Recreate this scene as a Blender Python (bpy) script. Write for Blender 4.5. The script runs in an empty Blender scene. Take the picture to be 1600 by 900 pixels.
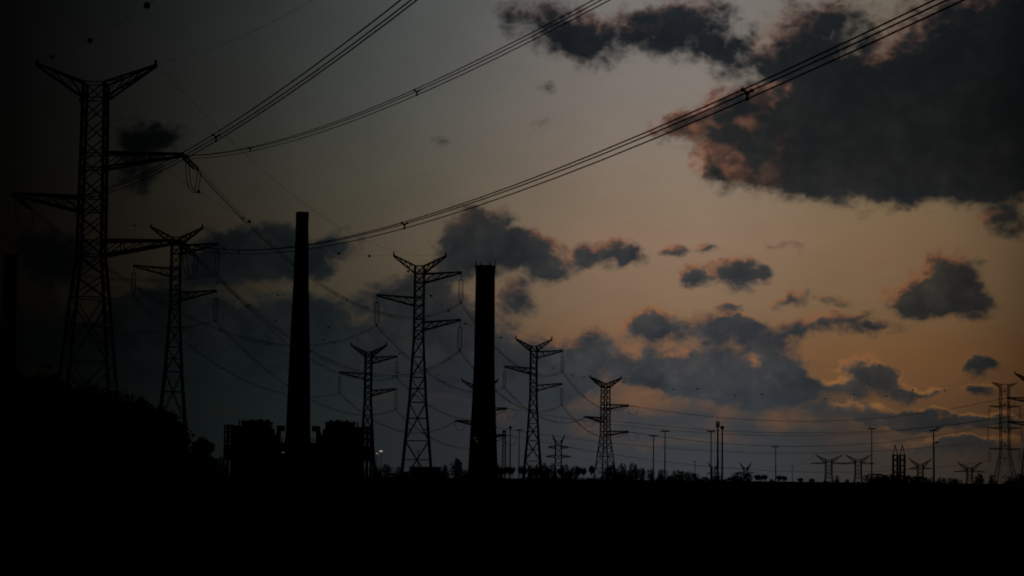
import bpy, math, random
import numpy as np
from mathutils import Matrix, Vector
random.seed(11); rng = np.random.default_rng(11)
R = math.radians
scene = bpy.context.scene
COL = scene.collection

# ------------------------------------------------------------------ camera
cd = bpy.data.cameras.new('camera'); cam = bpy.data.objects.new('camera', cd); COL.objects.link(cam)
cd.sensor_width = 36.0; cd.lens = 36.0 * 3500 / 1600
cd.clip_start = 0.5; cd.clip_end = 30000
cam.matrix_world = Matrix.Translation((0, 0, 1.7)) @ Matrix.Rotation(math.pi/2 + 0.08466, 4, 'X') @ Matrix.Rotation(R(0.65), 4, 'Z')
scene.camera = cam
scene.render.resolution_x = 1024; scene.render.resolution_y = 576
scene.view_settings.view_transform = 'Standard'; scene.view_settings.look = 'None'
scene.view_settings.exposure = 0.0; scene.view_settings.gamma = 1.0
scene.view_settings.use_curve_mapping = False
scene.cycles.adaptive_threshold = 0.03; scene.cycles.adaptive_min_samples = 16; scene.cycles.max_bounces = 1; scene.cycles.diffuse_bounces = 1; scene.cycles.glossy_bounces = 1
scene.cycles.pixel_filter_type = 'BLACKMAN_HARRIS'; scene.cycles.filter_width = 1.9

# ------------------------------------------------------------------ world: dusk sky with broken cumulus
SUN_AZ, SUN_EL = 5.0, 1.0          # degrees, clockwise from +Y
def lin(c): return tuple(((v/255+0.055)/1.055)**2.4 if v/255 > 0.04045 else v/255/12.92 for v in c)
world = bpy.data.worlds.new('World'); scene.world = world; world.use_nodes = True
world.cycles.sampling_method = 'MANUAL'; world.cycles.sample_map_resolution = 256
wt = world.node_tree; wt.nodes.clear()
class NT:
    def __init__(s, tree): s.t = tree
    def new(s, typ, **kw):
        n = s.t.nodes.new(typ)
        for k, v in kw.items(): setattr(n, k, v)
        return n
    def put(s, sock, v):
        if isinstance(v, bpy.types.NodeSocket): s.t.links.new(v, sock)
        else: sock.default_value = v
    def math(s, op, a, b=None, c=None, clamp=False):
        n = s.new('ShaderNodeMath', operation=op, use_clamp=clamp)
        for i, v in enumerate((a, b, c)):
            if v is not None: s.put(n.inputs[i], v)
        return n.outputs[0]
    def vec(s, op, a, b=None, scale=None):
        n = s.new('ShaderNodeVectorMath', operation=op)
        s.put(n.inputs[0], a)
        if b is not None: s.put(n.inputs[1], b)
        if scale is not None: s.put(n.inputs['Scale'], scale)
        return n.outputs['Value'] if op in ('LENGTH', 'DOT_PRODUCT') else n.outputs[0]
    def ss(s, v, a, b, lo=0.0, hi=1.0):
        n = s.new('ShaderNodeMapRange', interpolation_type='SMOOTHSTEP')
        for i, x in enumerate((v, a, b, lo, hi)): s.put(n.inputs[i], x)
        return n.outputs[0]
    def mix(s, f, a, b, blend='MIX'):
        n = s.new('ShaderNodeMix', data_type='RGBA', blend_type=blend)
        s.put(n.inputs[0], f)
        for i, v in ((6, a), (7, b)):
            s.put(n.inputs[i], v if isinstance(v, bpy.types.NodeSocket) else (*v[:3], 1))
        return n.outputs[2]
    def ramp(s, v, lo, hi, stops, interp='LINEAR'):
        n = s.new('ShaderNodeValToRGB'); cr = n.color_ramp; cr.interpolation = interp
        s.put(n.inputs[0], s.math('DIVIDE', s.math('SUBTRACT', v, lo), hi - lo, clamp=True))
        cr.elements.remove(cr.elements[1])
        for i, (p, c) in enumerate(stops):
            e = cr.elements[0] if i == 0 else cr.elements.new((p - lo) / (hi - lo))
            e.position = (p - lo) / (hi - lo); e.color = (*c, 1)
        return n.outputs[0]
    def noise(s, v, scale, detail=5, rough=0.55, lac=2.0, dim='2D'):
        n = s.new('ShaderNodeTexNoise', noise_dimensions=dim)
        s.put(n.inputs['Vector'], v); n.inputs['Scale'].default_value = scale
        n.inputs['Detail'].default_value = detail; n.inputs['Roughness'].default_value = rough
        n.inputs['Lacunarity'].default_value = lac
        return n

# cloud masses: azimuth, elevation, half width, half height (degrees), tilt, weight
CLOUDS = [
    (11.22, 9.05, 4.31, 2.58, 0, 1.9), (8.65, 8.29, 3.66, 1.72, -8, 1.6), (6.7, 8.71, 2.37, 1.51, 0, 1.4), (5.23, 9.2, 1.75, 1.05, 20, 1.15),
    (4.24, 8.96, 1.06, 0.58, 20, 0.8), (5.23, 7.9, 0.92, 0.92, 0, 1.0), (6.21, 7.98, 1.87, 1.05, -15, 1.2), (10.09, 7.55, 4.31, 0.9, -2, 1.3),
    (12.48, 8.23, 2.22, 1.99, 0, 1.6), (8.0, 9.75, 2.37, 1.08, 10, 1.2), (12.66, 11.08, 2.58, 2.58, 0, 1.7), (10.43, 11.14, 1.87, 1.64, 0, 0.95),
    (4.4, 11.47, 2.15, 1.29, -10, 1.5), (5.71, 10.73, 1.4, 0.82, -20, 0.9), (2.58, 11.31, 1.4, 1.05, 10, 0.95), (0.92, 11.54, 2.1, 1.05, -20, 1.1),
    (1.59, 10.9, 1.32, 0.66, -20, 0.8), (7.68, 11.2, 1.99, 1.4, 10, 1.35), (7.19, 10.56, 1.32, 0.79, 0, 0.6), (12.5, 6.51, 1.29, 0.51, 0, 1.2),
    (8.81, 11.82, 1.06, 0.79, 0, 0.5), (6.37, 10.33, 1.4, 0.56, 0, 0.5), (8.81, 10.22, 2.58, 1.08, 0, 0.7), (11.03, 4.63, 1.45, 0.94, 0, 1.6),
    (11.16, 5.21, 1.29, 0.75, 0, 1.5), (10.24, 4.5, 1.32, 0.74, 0, 1.5), (11.79, 4.4, 0.95, 0.63, 0, 1.3), (4.67, 5.16, 0.53, 0.48, 0, 1.3),
    (5.65, 5.17, 1.0, 0.53, 0, 1.35), (6.06, 5.38, 0.79, 0.48, 0, 1.1), (6.46, 5.22, 0.32, 0.32, 0, 0.8), (2.46, 5.72, 1.19, 0.53, 0, 1.35),
    (3.11, 5.61, 0.66, 0.32, 0, 1.0), (1.8, 5.6, 0.53, 0.32, 0, 0.9), (4.21, 5.85, 0.53, 0.29, 0, 1.1), (5.04, 5.98, 0.58, 0.26, 10, 0.95),
    (6.74, 6.0, 0.48, 0.21, 0, 0.7), (7.19, 5.92, 0.37, 0.26, -40, 0.45), (7.16, 4.58, 0.74, 0.37, 10, 1.2), (7.92, 4.54, 0.32, 0.24, 0, 0.8),
    (8.4, 4.57, 0.42, 0.21, 0, 0.45), (5.57, 4.39, 0.66, 0.24, 10, 0.75), (3.78, 3.82, 1.27, 0.79, 0, 1.4), (3.45, 3.98, 0.79, 0.58, 0, 0.9),
    (5.33, 3.72, 1.32, 0.84, 0, 1.4), (5.98, 4.0, 0.79, 0.37, 0, 1.0), (6.63, 3.59, 1.19, 0.63, -10, 1.25), (7.55, 3.89, 0.84, 0.37, 15, 1.1),
    (8.56, 4.04, 1.06, 0.4, 10, 1.2), (9.36, 3.84, 0.92, 0.26, -8, 0.95), (6.55, 2.7, 1.75, 0.98, 0, 1.5), (7.19, 2.38, 1.32, 0.79, -20, 1.1),
    (4.93, 2.57, 1.75, 0.75, 0, 1.35), (4.27, 2.68, 1.29, 0.75, 0, 1.2), (4.76, 3.09, 1.4, 0.47, 0, 0.9), (6.06, 2.13, 2.8, 0.65, 0, 1.3),
    (9.04, 2.84, 1.11, 0.53, 0, 1.35), (9.6, 2.47, 1.19, 0.58, -30, 1.1), (10.39, 2.26, 0.92, 0.26, 0, 1.05), (8.64, 2.3, 1.32, 0.48, 0, 1.0),
    (11.81, 2.89, 0.79, 0.32, 0, 1.7), (11.76, 2.37, 0.74, 0.29, 0, 1.5), (9.12, 1.74, 2.37, 0.39, 0, 1.3), (10.39, 1.59, 1.32, 0.37, 0, 1.1),
    (11.52, 1.57, 0.79, 0.26, 0, 1.1), (12.27, 0.88, 1.87, 0.37, 0, 1.0), (10.54, 0.87, 2.1, 0.37, 0, 1.0), (10.07, 1.41, 1.11, 0.21, -6, 1.3),
    (11.02, 1.35, 1.19, 0.24, 3, 1.4), (12.21, 1.49, 1.0, 0.29, 8, 1.5), (11.36, 1.04, 0.69, 0.18, 0, 1.2), (8.96, 1.47, 0.69, 0.18, -8, 1.1),
    (2.15, 2.99, 1.19, 1.06, 0, 1.25), (2.06, 3.56, 0.66, 0.48, 0, 0.8), (3.3, 2.76, 1.0, 0.79, 0, 1.2), (1.33, 2.66, 1.4, 1.05, 0, 1.69),
    (-0.76, 6.28, 1.27, 1.0, 0, 1.5), (-0.91, 5.66, 1.4, 0.82, 0, 1.4), (-1.57, 5.89, 0.66, 0.66, 0, 0.9), (0.65, 5.59, 1.0, 0.9, -35, 1.3),
    (1.15, 5.27, 0.9, 0.48, 0, 1.0), (-0.01, 5.83, 1.19, 0.84, 0, 1.2), (0.09, 4.56, 0.74, 0.74, 0, 1.43), (-1.98, 5.15, 1.32, 0.74, 20, 1.1),
    (-2.62, 4.49, 1.64, 0.94, 0, 1.69), (-1.79, 4.01, 2.1, 1.05, 0, 1.69), (-1.29, 3.03, 3.66, 1.29, 0, 1.95), (-3.42, 3.01, 2.58, 1.08, 0, 1.82),
    (0.03, 2.4, 2.8, 1.29, 0, 1.82), (-6.56, 5.72, 1.87, 0.94, 0, 1.6), (-7.37, 5.54, 1.4, 0.94, 0, 1.2), (-5.75, 5.58, 1.29, 0.94, 0, 1.3),
    (-4.77, 5.6, 1.32, 0.58, 20, 1.0), (-4.61, 5.92, 0.79, 0.32, 30, 0.6), (-7.68, 5.04, 1.87, 0.58, 0, 1.1), (-7.64, 3.42, 4.09, 1.62, 0, 2.08),
    (-5.06, 3.96, 2.15, 1.08, 0, 1.69), (-9.11, 4.2, 2.1, 0.94, 0, 1.43), (-5.69, 2.48, 4.09, 1.29, 0, 1.82), (-11.36, 5.27, 1.4, 1.05, 0, 1.3),
    (-12.0, 5.57, 1.06, 1.06, 0, 1.0), (-9.87, 2.89, 2.58, 1.29, 0, 1.56), (-9.3, 8.48, 1.29, 0.75, 10, 1.3), (-9.6, 7.66, 0.92, 1.06, 0, 0.9),
    (-1.86, 8.55, 0.32, 0.26, 0, 0.75), (0.93, 9.92, 0.58, 0.24, -10, 0.5), (0.7, 9.02, 0.42, 0.42, 50, 0.4), (-12.26, 3.48, 2.1, 1.4, 0, 1.17)]
def density_group(masses):
    """sum of soft elliptical masses at a (warped) azimuth / elevation; second output leans positive on sunlit upper left edges"""
    g = bpy.data.node_groups.new('cloud_density', 'ShaderNodeTree')
    g.interface.new_socket('Vector', in_out='INPUT', socket_type='NodeSocketVector')
    g.interface.new_socket('Density', in_out='OUTPUT', socket_type='NodeSocketFloat')
    g.interface.new_socket('Edge', in_out='OUTPUT', socket_type='NodeSocketFloat')
    q = NT(g); gin = q.new('NodeGroupInput').outputs[0]; go = q.new('NodeGroupOutput')
    sx = q.new('ShaderNodeSeparateXYZ'); q.put(sx.inputs[0], gin); X, Y = sx.outputs[0], sx.outputs[1]
    acc = 0.0; edge = 0.0
    for (az, el, rx, ry, tilt, wgt) in masses:
        c, s = math.cos(R(tilt)), math.sin(R(tilt))
        if abs(tilt) >= 15:
            u = q.math('MULTIPLY_ADD', X, c/rx, -(c*az + s*el)/rx); u = q.math('MULTIPLY_ADD', Y, s/rx, u)
            v = q.math('MULTIPLY_ADD', X, -s/ry, (s*az - c*el)/ry); v = q.math('MULTIPLY_ADD', Y, c/ry, v)
        else:
            u = q.math('MULTIPLY_ADD', X, 1/rx, -az/rx); v = q.math('MULTIPLY_ADD', Y, 1/ry, -el/ry)
        d2 = q.math('MULTIPLY_ADD', u, u, q.math('MULTIPLY', v, v))
        t = q.math('MAXIMUM', q.math('SUBTRACT', 1.0, d2), 0.0); t = q.math('MULTIPLY', t, q.math('MULTIPLY', t, wgt))
        if az > -2.5: edge = q.math('MULTIPLY_ADD', q.math('MULTIPLY_ADD', u, -0.7, v), t, edge)
        acc = q.math('ADD', t, acc)
    q.put(go.inputs[0], acc); q.put(go.inputs[1], edge)
    return g
W = NT(wt)
direc = W.vec('NORMALIZE', W.new('ShaderNodeTexCoord').outputs['Generated'])
sep = W.new('ShaderNodeSeparateXYZ'); W.put(sep.inputs[0], direc)
DEG = 180 / math.pi
az = W.math('MULTIPLY', W.math('ARCTAN2', sep.outputs[0], sep.outputs[1]), DEG)
el = W.math('MULTIPLY', W.math('ARCSINE', sep.outputs[2]), DEG)
cmb = W.new('ShaderNodeCombineXYZ'); W.put(cmb.inputs[0], az); W.put(cmb.inputs[1], el)
P = cmb.outputs[0]
TREES = [density_group(CLOUDS[i:i+16]) for i in range(0, len(CLOUDS), 16)]
st = W.vec('MULTIPLY', P, (1.0, 1.35, 0.0))
w1 = W.noise(st, 0.6, 2, 0.5).outputs[1]; w2 = W.noise(W.vec('ADD', st, (31.7, 12.1, 0.0)), 2.0, 3, 0.6).outputs[1]
PW = W.vec('ADD', P, W.vec('SCALE', W.vec('SUBTRACT', w1, (0.5, 0.5, 0.5)), scale=0.5))
PW = W.vec('ADD', PW, W.vec('SCALE', W.vec('SUBTRACT', w2, (0.5, 0.5, 0.5)), scale=0.34))
PW = W.vec('MULTIPLY', PW, (1, 1, 0))
mass, edge = 0.0, 0.0
for tr in TREES:
    grp = W.new('ShaderNodeGroup'); grp.node_tree = tr; W.put(grp.inputs[0], PW)
    mass = W.math('ADD', grp.outputs[0], mass); edge = W.math('ADD', grp.outputs[1], edge)
# billowing relief: rounded lumps with creases between them, at three scales
def lump(off, sc, det): return W.math('ABSOLUTE', W.math('SUBTRACT', W.noise(W.vec('ADD', st, off), sc, det, 0.5).outputs[0], 0.5))
L1 = lump((3.3, 50.0, 0), 1.1, 1); L2 = lump((63.3, 5.0, 0), 2.7, 1); L3 = lump((13.3, 75.0, 0), 6.5, 1)
bil = W.math('MULTIPLY_ADD', L1, 1.9, W.math('MULTIPLY', L2, 1.1))
ero = W.math('MULTIPLY', W.math('SUBTRACT', W.math('MULTIPLY_ADD', L3, 0.35, bil), 0.34), W.ss(mass, 0.0, 0.22))
D0 = W.math('ADD', mass, ero)
side = W.math('DIVIDE', edge, W.math('ADD', mass, 0.02))
# vignette painted into the sky colour: brightest near sun azimuth, darker to both sides
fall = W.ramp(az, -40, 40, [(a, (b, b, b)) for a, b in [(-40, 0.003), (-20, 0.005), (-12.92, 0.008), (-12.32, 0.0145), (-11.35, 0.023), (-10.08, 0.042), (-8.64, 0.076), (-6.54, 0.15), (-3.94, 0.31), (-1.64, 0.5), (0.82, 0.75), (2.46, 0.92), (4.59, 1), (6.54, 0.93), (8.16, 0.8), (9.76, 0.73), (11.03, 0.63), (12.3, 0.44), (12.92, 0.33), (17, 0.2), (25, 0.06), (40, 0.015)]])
clear = W.ramp(el, 0, 40, [(e, lin(c)) for e, c in [(0, (95, 72, 58)), (1.5, (108, 80, 60)), (3.3, (125, 92, 66)), (4.5, (129, 106, 84)), (6, (138, 114, 94)), (7, (135, 117, 98)), (9.6, (128, 119, 111)), (12.5, (119, 116, 113)), (20, (85, 88, 92)), (39, (45, 50, 58))]])
warm = W.ss(az, 4.5, 10.5); cool = W.ss(az, 3.0, -5.0)
clear = W.mix(warm, clear, W.mix(1.0, clear, (1.04, 0.97, 0.77), 'MULTIPLY'))
clear = W.mix(cool, clear, W.mix(1.0, clear, (0.84, 1.04, 1.08), 'MULTIPLY'))
nis = W.new('ShaderNodeTexSky', sky_type='NISHITA'); nis.sun_disc = False
nis.sun_elevation = R(SUN_EL); nis.sun_rotation = R(SUN_AZ); nis.dust_density = 4.0
clear = W.mix(1.0, clear, W.vec('SCALE', nis.outputs[0], scale=0.0003), 'ADD')
veil = W.noise(W.vec('MULTIPLY', P, (0.35, 0.8, 0)), 1.0, 5, 0.6).outputs[0]
clear = W.mix(W.ss(veil, 0.3, 0.75, 0.0, 0.30), clear, W.mix(1.0, clear, (0.80, 0.78, 0.80), 'MULTIPLY'))
body = W.ramp(el, 0, 40, [(0, (0.037, 0.043, 0.05)), (3.2, (0.036, 0.041, 0.046)), (4.5, (0.034, 0.037, 0.04)), (6.3, (0.027, 0.031, 0.034)), (7.8, (0.0125, 0.0155, 0.0165)), (9.5, (0.008, 0.0112, 0.013)), (12.5, (0.0072, 0.0112, 0.0155)), (39, (0.008, 0.011, 0.015))])
body = W.mix(W.ss(az, -1.0, -7.0), body, W.mix(1.0, body, (1.2, 1.5, 1.42), 'MULTIPLY'))
body = W.mix(W.math('MULTIPLY', W.ss(az, 6.0, 10.0), W.ss(el, 7.5, 6.0)), body, W.mix(1.0, body, (1.0, 0.9, 0.76), 'MULTIPLY'))
thick = W.ss(D0, 0.3, 1.6)
mott = W.noise(W.vec('ADD', P, (7.0, 3.0, 0.0)), 0.8, 4, 0.55).outputs[0]
body = W.mix(1.0, body, W.ramp(thick, 0, 1, [(0, (1.5, 1.4, 1.3)), (1, (0.9, 0.92, 0.96))]), 'MULTIPLY')
mott2 = W.noise(W.vec('ADD', st, (57.0, 23.0, 0.0)), 2.2, 3, 0.6).outputs[0]
body = W.mix(W.ss(bil, 0.18, 0.62), W.mix(1.0, body, (0.93, 0.94, 0.95), 'MULTIPLY'), W.mix(1.0, body, (1.18, 1.16, 1.13), 'MULTIPLY'))
body = W.mix(W.ss(side, -0.3, 0.45), W.mix(1.0, body, (0.90, 0.92, 0.96), 'MULTIPLY'), W.mix(1.0, body, (1.25, 1.2, 1.14), 'MULTIPLY'))
body = W.mix(W.ss(mott, 0.3, 0.75), W.mix(1.0, body, (0.70, 0.77, 0.84), 'MULTIPLY'), W.mix(1.0, body, (1.34, 1.25, 1.16), 'MULTIPLY'))
# crisp tops, soft trailing undersides
alpha = W.ss(D0, 0.03, W.ss(side, -0.5, 0.35, 1.55, 0.95), 0.0, 0.97)
# sunlit rims: thin upper left edges of the cloud glow where the low sun shines through
low = W.math('MULTIPLY', W.ss(az, 7.0, 9.5), W.ss(el, 3.6, 2.4))
rim = W.math('MULTIPLY', W.ss(side, -0.05, 0.45), W.math('SUBTRACT', 1.0, W.ss(D0, 0.45, 1.35)))
rim = W.math('MULTIPLY', rim, W.ss(az, -3.0, 4.0, 0.1, 1.0))
rim = W.math('MULTIPLY', rim, W.ss(mott, 0.36, 0.58, 0.45, 1.0))
rim = W.math('MAXIMUM', rim, W.math('MULTIPLY', W.math('MULTIPLY', low, W.math('MULTIPLY', W.ss(side, -0.6, 0.1), W.ss(mott2, 0.36, 0.56, 0.5, 1.0))), W.math('MULTIPLY', W.ss(D0, 0.10, 0.28), W.ss(D0, 0.95, 0.4))))
rimcol = W.ramp(el, 0, 40, [(0, lin((190, 122, 60))), (2.2, lin((196, 132, 62))), (3.4, lin((152, 98, 60))), (6, lin((148, 92, 64))), (9, lin((140, 90, 70))), (12, lin((110, 84, 76))), (40, lin((50, 45, 45)))])
lit = W.mix(W.math('MULTIPLY', rim, 0.84), body, rimcol)
# rosy light caught in the broken left flank of the big cloud mass
rose = W.math('MULTIPLY', W.math('MULTIPLY', W.ss(az, 7.5, 5.0), W.ss(az, 3.4, 4.6)), W.math('MULTIPLY', W.ss(el, 6.8, 7.6), W.ss(el, 10.2, 9.2)))
rose = W.math('MULTIPLY', rose, W.ss(W.noise(W.vec('ADD', st, (91.0, 17.0, 0.0)), 1.0, 2, 0.5).outputs[0], 0.42, 0.66))
lit = W.mix(W.math('MULTIPLY', rose, W.ss(bil, 0.1, 0.55, 0.3, 0.75)), lit, lin((122, 82, 64)))
sky = W.mix(alpha, clear, lit)
# low haze bank above the horizon
bank = W.math('ADD', el, W.math('MULTIPLY', W.math('SUBTRACT', W.noise(W.vec('MULTIPLY', P, (0.7, 1.6, 0)), 1.0, 4, 0.55).outputs[0], 0.5), 3.0))
bank = W.math('SUBTRACT', bank, W.ss(az, 3.0, -3.0, 0.0, 0.9))
hz = W.math('MULTIPLY', W.ss(bank, 0.9, 3.0, 0.96, 0.0), W.math('SUBTRACT', 1.0, W.math('MULTIPLY', W.ss(az, 7.5, 11.0), W.ss(el, 0.7, 1.6, 0.15, 0.75))))
hcol = W.mix(W.ss(az, 5.5, 10.5), W.mix(W.ss(az, -1.0, -7.0), (0.036, 0.043, 0.050), (0.050, 0.073, 0.074)), (0.042, 0.038, 0.034))
sky = W.mix(hz, sky, hcol)
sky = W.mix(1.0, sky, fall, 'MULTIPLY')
sky = W.mix(W.ss(el, -0.6, -0.05), (0.0006, 0.0007, 0.0008), sky)
bg = W.new('ShaderNodeBackground'); W.put(bg.inputs[0], sky); bg.inputs[1].default_value = 1.0
wo = W.new('ShaderNodeOutputWorld'); wt.links.new(bg.outputs[0], wo.inputs[0])

# ------------------------------------------------------------------ sun (just about to set, right of the view)
sl = bpy.data.lights.new('sun', 'SUN'); sl.energy = 0.012; sl.angle = R(0.6); sl.color = (1.0, 0.55, 0.28)
so = bpy.data.objects.new('sun', sl); COL.objects.link(so)
sd = Vector((math.sin(R(SUN_AZ))*math.cos(R(SUN_EL)), math.cos(R(SUN_AZ))*math.cos(R(SUN_EL)), math.sin(R(SUN_EL))))
so.rotation_euler = sd.to_track_quat('Z', 'Y').to_euler()

# ------------------------------------------------------------------ materials
def mat(name, c1, c2, scale=3.0, rough=0.85, bump=0.0, metal=0.0, detail=5):
    m = bpy.data.materials.new(name); m.use_nodes = True; t = NT(m.node_tree)
    b = m.node_tree.nodes['Principled BSDF']
    n = t.noise(t.new('ShaderNodeTexCoord').outputs['Object'], scale, detail, 0.6, dim='3D')
    t.put(b.inputs['Base Color'], t.mix(t.ss(n.outputs[0], 0.35, 0.65), c1, c2))
    b.inputs['Roughness'].default_value = rough; b.inputs['Metallic'].default_value = metal
    b.inputs['Specular IOR Level'].default_value = 0.25
    if bump:
        bp = t.new('ShaderNodeBump'); bp.inputs['Strength'].default_value = bump
        t.put(bp.inputs['Height'], n.outputs[0]); t.put(b.inputs['Normal'], bp.outputs[0])
    return m
def glow(name, c, s):
    m = bpy.data.materials.new(name); m.use_nodes = True; b = m.node_tree.nodes['Principled BSDF']
    b.inputs['Emission Color'].default_value = (*c, 1); b.inputs['Emission Strength'].default_value = s
    return m
STEEL = mat('galvanised_steel', (0.13, 0.135, 0.14), (0.19, 0.19, 0.185), 0.7, 0.6)
WIRE = mat('weathered_aluminium', (0.10, 0.10, 0.10), (0.14, 0.14, 0.14), 0.3, 0.7)
GLASSI = mat('insulator_glaze', (0.06, 0.05, 0.045), (0.09, 0.07, 0.06), 5, 0.35)
BALL = mat('marker_paint', (0.10, 0.035, 0.025), (0.14, 0.05, 0.03), 2, 0.6)
CONC = mat('stained_concrete', (0.16, 0.17, 0.165), (0.24, 0.24, 0.22), 0.25, 0.9, 0.3)
CLAD = mat('ribbed_cladding', (0.10, 0.12, 0.12), (0.15, 0.16, 0.155), 0.4, 0.8)
LEAF = mat('foliage', (0.022, 0.034, 0.014), (0.045, 0.06, 0.022), 0.9, 0.9)
PALM = mat('palm_fronds', (0.03, 0.042, 0.018), (0.05, 0.06, 0.026), 1.2, 0.85)
BARK = mat('bark', (0.05, 0.04, 0.03), (0.08, 0.065, 0.05), 4, 0.95, 0.4)
LAMPW = glow('lit_lamp', (1.0, 0.84, 0.74), 0.5)
LAMPD = glow('dim_lit_lamp', (1.0, 0.80, 0.66), 0.2)
BULB = glow('bulkhead_lamp', (1.0, 0.9, 0.8), 0.05)
SOIL = mat('ground_soil', (0.022, 0.021, 0.017), (0.04, 0.036, 0.026), 0.35, 1.0, 0.6, detail=9)
SOIL.node_tree.nodes['Principled BSDF'].inputs['Specular IOR Level'].default_value = 0.0

# ------------------------------------------------------------------ mesh helpers
class MB:
    def __init__(s): s.v = []; s.f = []
    def add(s, v, f):
        o = len(s.v); s.v += [tuple(x) for x in v]; s.f += [tuple(i + o for i in q) for q in f]
    def box(s, c, d):
        x, y, z = c; a, b, h = d[0]/2, d[1]/2, d[2]/2
        s.add([(x+i*a, y+j*b, z+k*h) for i in (-1, 1) for j in (-1, 1) for k in (-1, 1)],
              [(0, 1, 3, 2), (4, 6, 7, 5), (0, 4, 5, 1), (2, 3, 7, 6), (0, 2, 6, 4), (1, 5, 7, 3)])
    def beam(s, a, b, w, n=4, w2=None):
        a = Vector(a); b = Vector(b); d = (b - a).normalized()
        u = d.orthogonal().normalized(); v = d.cross(u); w2 = w if w2 is None else w2
        ring = lambda p, r: [p + (u*math.cos(2*math.pi*(i+.5)/n) + v*math.sin(2*math.pi*(i+.5)/n))*r for i in range(n)]
        k = 0.707 if n == 4 else 0.5
        s.add(ring(a, w*k) + ring(b, w2*k), [(i, (i+1) % n, n+(i+1) % n, n+i) for i in range(n)] + [tuple(range(n))[::-1], tuple(range(n, 2*n))])
    def tube(s, pts, r, n=5):
        pts = [Vector(p) for p in pts]; vs = []; fs = []
        for i, p in enumerate(pts):
            d = (pts[min(i+1, len(pts)-1)] - pts[max(i-1, 0)]).normalized()
            u = d.cross(Vector((0, 0, 1))); u = u.normalized() if u.length > 1e-3 else Vector((1, 0, 0)); v = u.cross(d)
            rr = r[i] if isinstance(r, (list, tuple)) else r
            vs += [p + (u*math.cos(2*math.pi*j/n) + v*math.sin(2*math.pi*j/n))*rr for j in range(n)]
            if i: fs += [((i-1)*n+j, (i-1)*n+(j+1) % n, i*n+(j+1) % n, i*n+j) for j in range(n)]
        fs += [tuple(range(n))[::-1], tuple(range((len(pts)-1)*n, len(pts)*n))]
        s.add(vs, fs)
    def lathe(s, prof, n=24, c=(0, 0, 0)):
        vs = [(c[0]+r*math.cos(2*math.pi*j/n), c[1]+r*math.sin(2*math.pi*j/n), c[2]+z) for r, z in prof for j in range(n)]
        fs = [(i*n+j, i*n+(j+1) % n, (i+1)*n+(j+1) % n, (i+1)*n+j) for i in range(len(prof)-1) for j in range(n)]
        fs += [tuple(range(n))[::-1], tuple(range((len(prof)-1)*n, len(prof)*n))]
        s.add(vs, fs)
    def mesh(s, name, m, smooth=False):
        me = bpy.data.meshes.new(name); me.from_pydata(s.v, [], s.f); me.materials.append(m)
        if smooth:
            for p in me.polygons: p.use_smooth = True
        return me
def put(name, me, parent=None, M=None):
    o = bpy.data.objects.new(name, me); COL.objects.link(o)
    if parent is not None: o.parent = parent
    if M is not None: o.matrix_basis = M
    return o
def tag(o, label, cat=None, group=None, kind=None):
    if label: o['label'] = label
    if cat: o['category'] = cat
    if group: o['group'] = group
    if kind: o['kind'] = kind
    return o
def empty(name, loc, rz=0.0):
    o = put(name, None); o.empty_display_size = 0.5
    o.matrix_basis = Matrix.Translation(loc) @ Matrix.Rotation(rz, 4, 'Z'); return o
# a shared angle-iron profile, one unit long along Z
_m = MB(); t_ = 0.22
_pr = [(-.5, -.5), (.5, -.5), (.5, -.5+t_), (-.5+t_, -.5+t_), (-.5+t_, .5), (-.5, .5)]
_m.add([(x, y, z) for z in (0, 1) for x, y in _pr], [(i, (i+1) % 6, 6+(i+1) % 6, 6+i) for i in range(6)] + [(5, 4, 3, 2, 1, 0), (6, 7, 8, 9, 10, 11)])
ANGLE = _m.mesh('angle_iron', STEEL)
def iron(name, a, b, w, parent):
    a = Vector(a); b = Vector(b); d = b - a
    M = Matrix.LocRotScale(a, d.to_track_quat('Z', 'Y'), Vector((w, w, d.length)))
    return put(name, ANGLE, parent, M)

# ------------------------------------------------------------------ ground
g = MB(); N = 60
gx = np.concatenate([np.linspace(-12000, -600, 14), np.linspace(-500, 500, 60), np.linspace(600, 12000, 14)])
gy = np.concatenate([np.linspace(-400, 20, 8), np.geomspace(26, 16000, 70)])
vs = []
for y in gy:
    for x in gx:
        h = 0.16*math.sin(x*.13+y*.021)*math.sin(y*.09+1.3) + 0.09*math.sin(x*.41+2)*math.cos(y*.33)
        vs.append((x, y, h*max(0, min(1, (900-y)/500)) - 0.15))
nx = len(gx)
g.add(vs, [(j*nx+i, j*nx+i+1, (j+1)*nx+i+1, (j+1)*nx+i) for j in range(len(gy)-1) for i in range(nx-1)])
tag(put('ground', g.mesh('ground', SOIL, True)), None, kind='structure')

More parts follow.
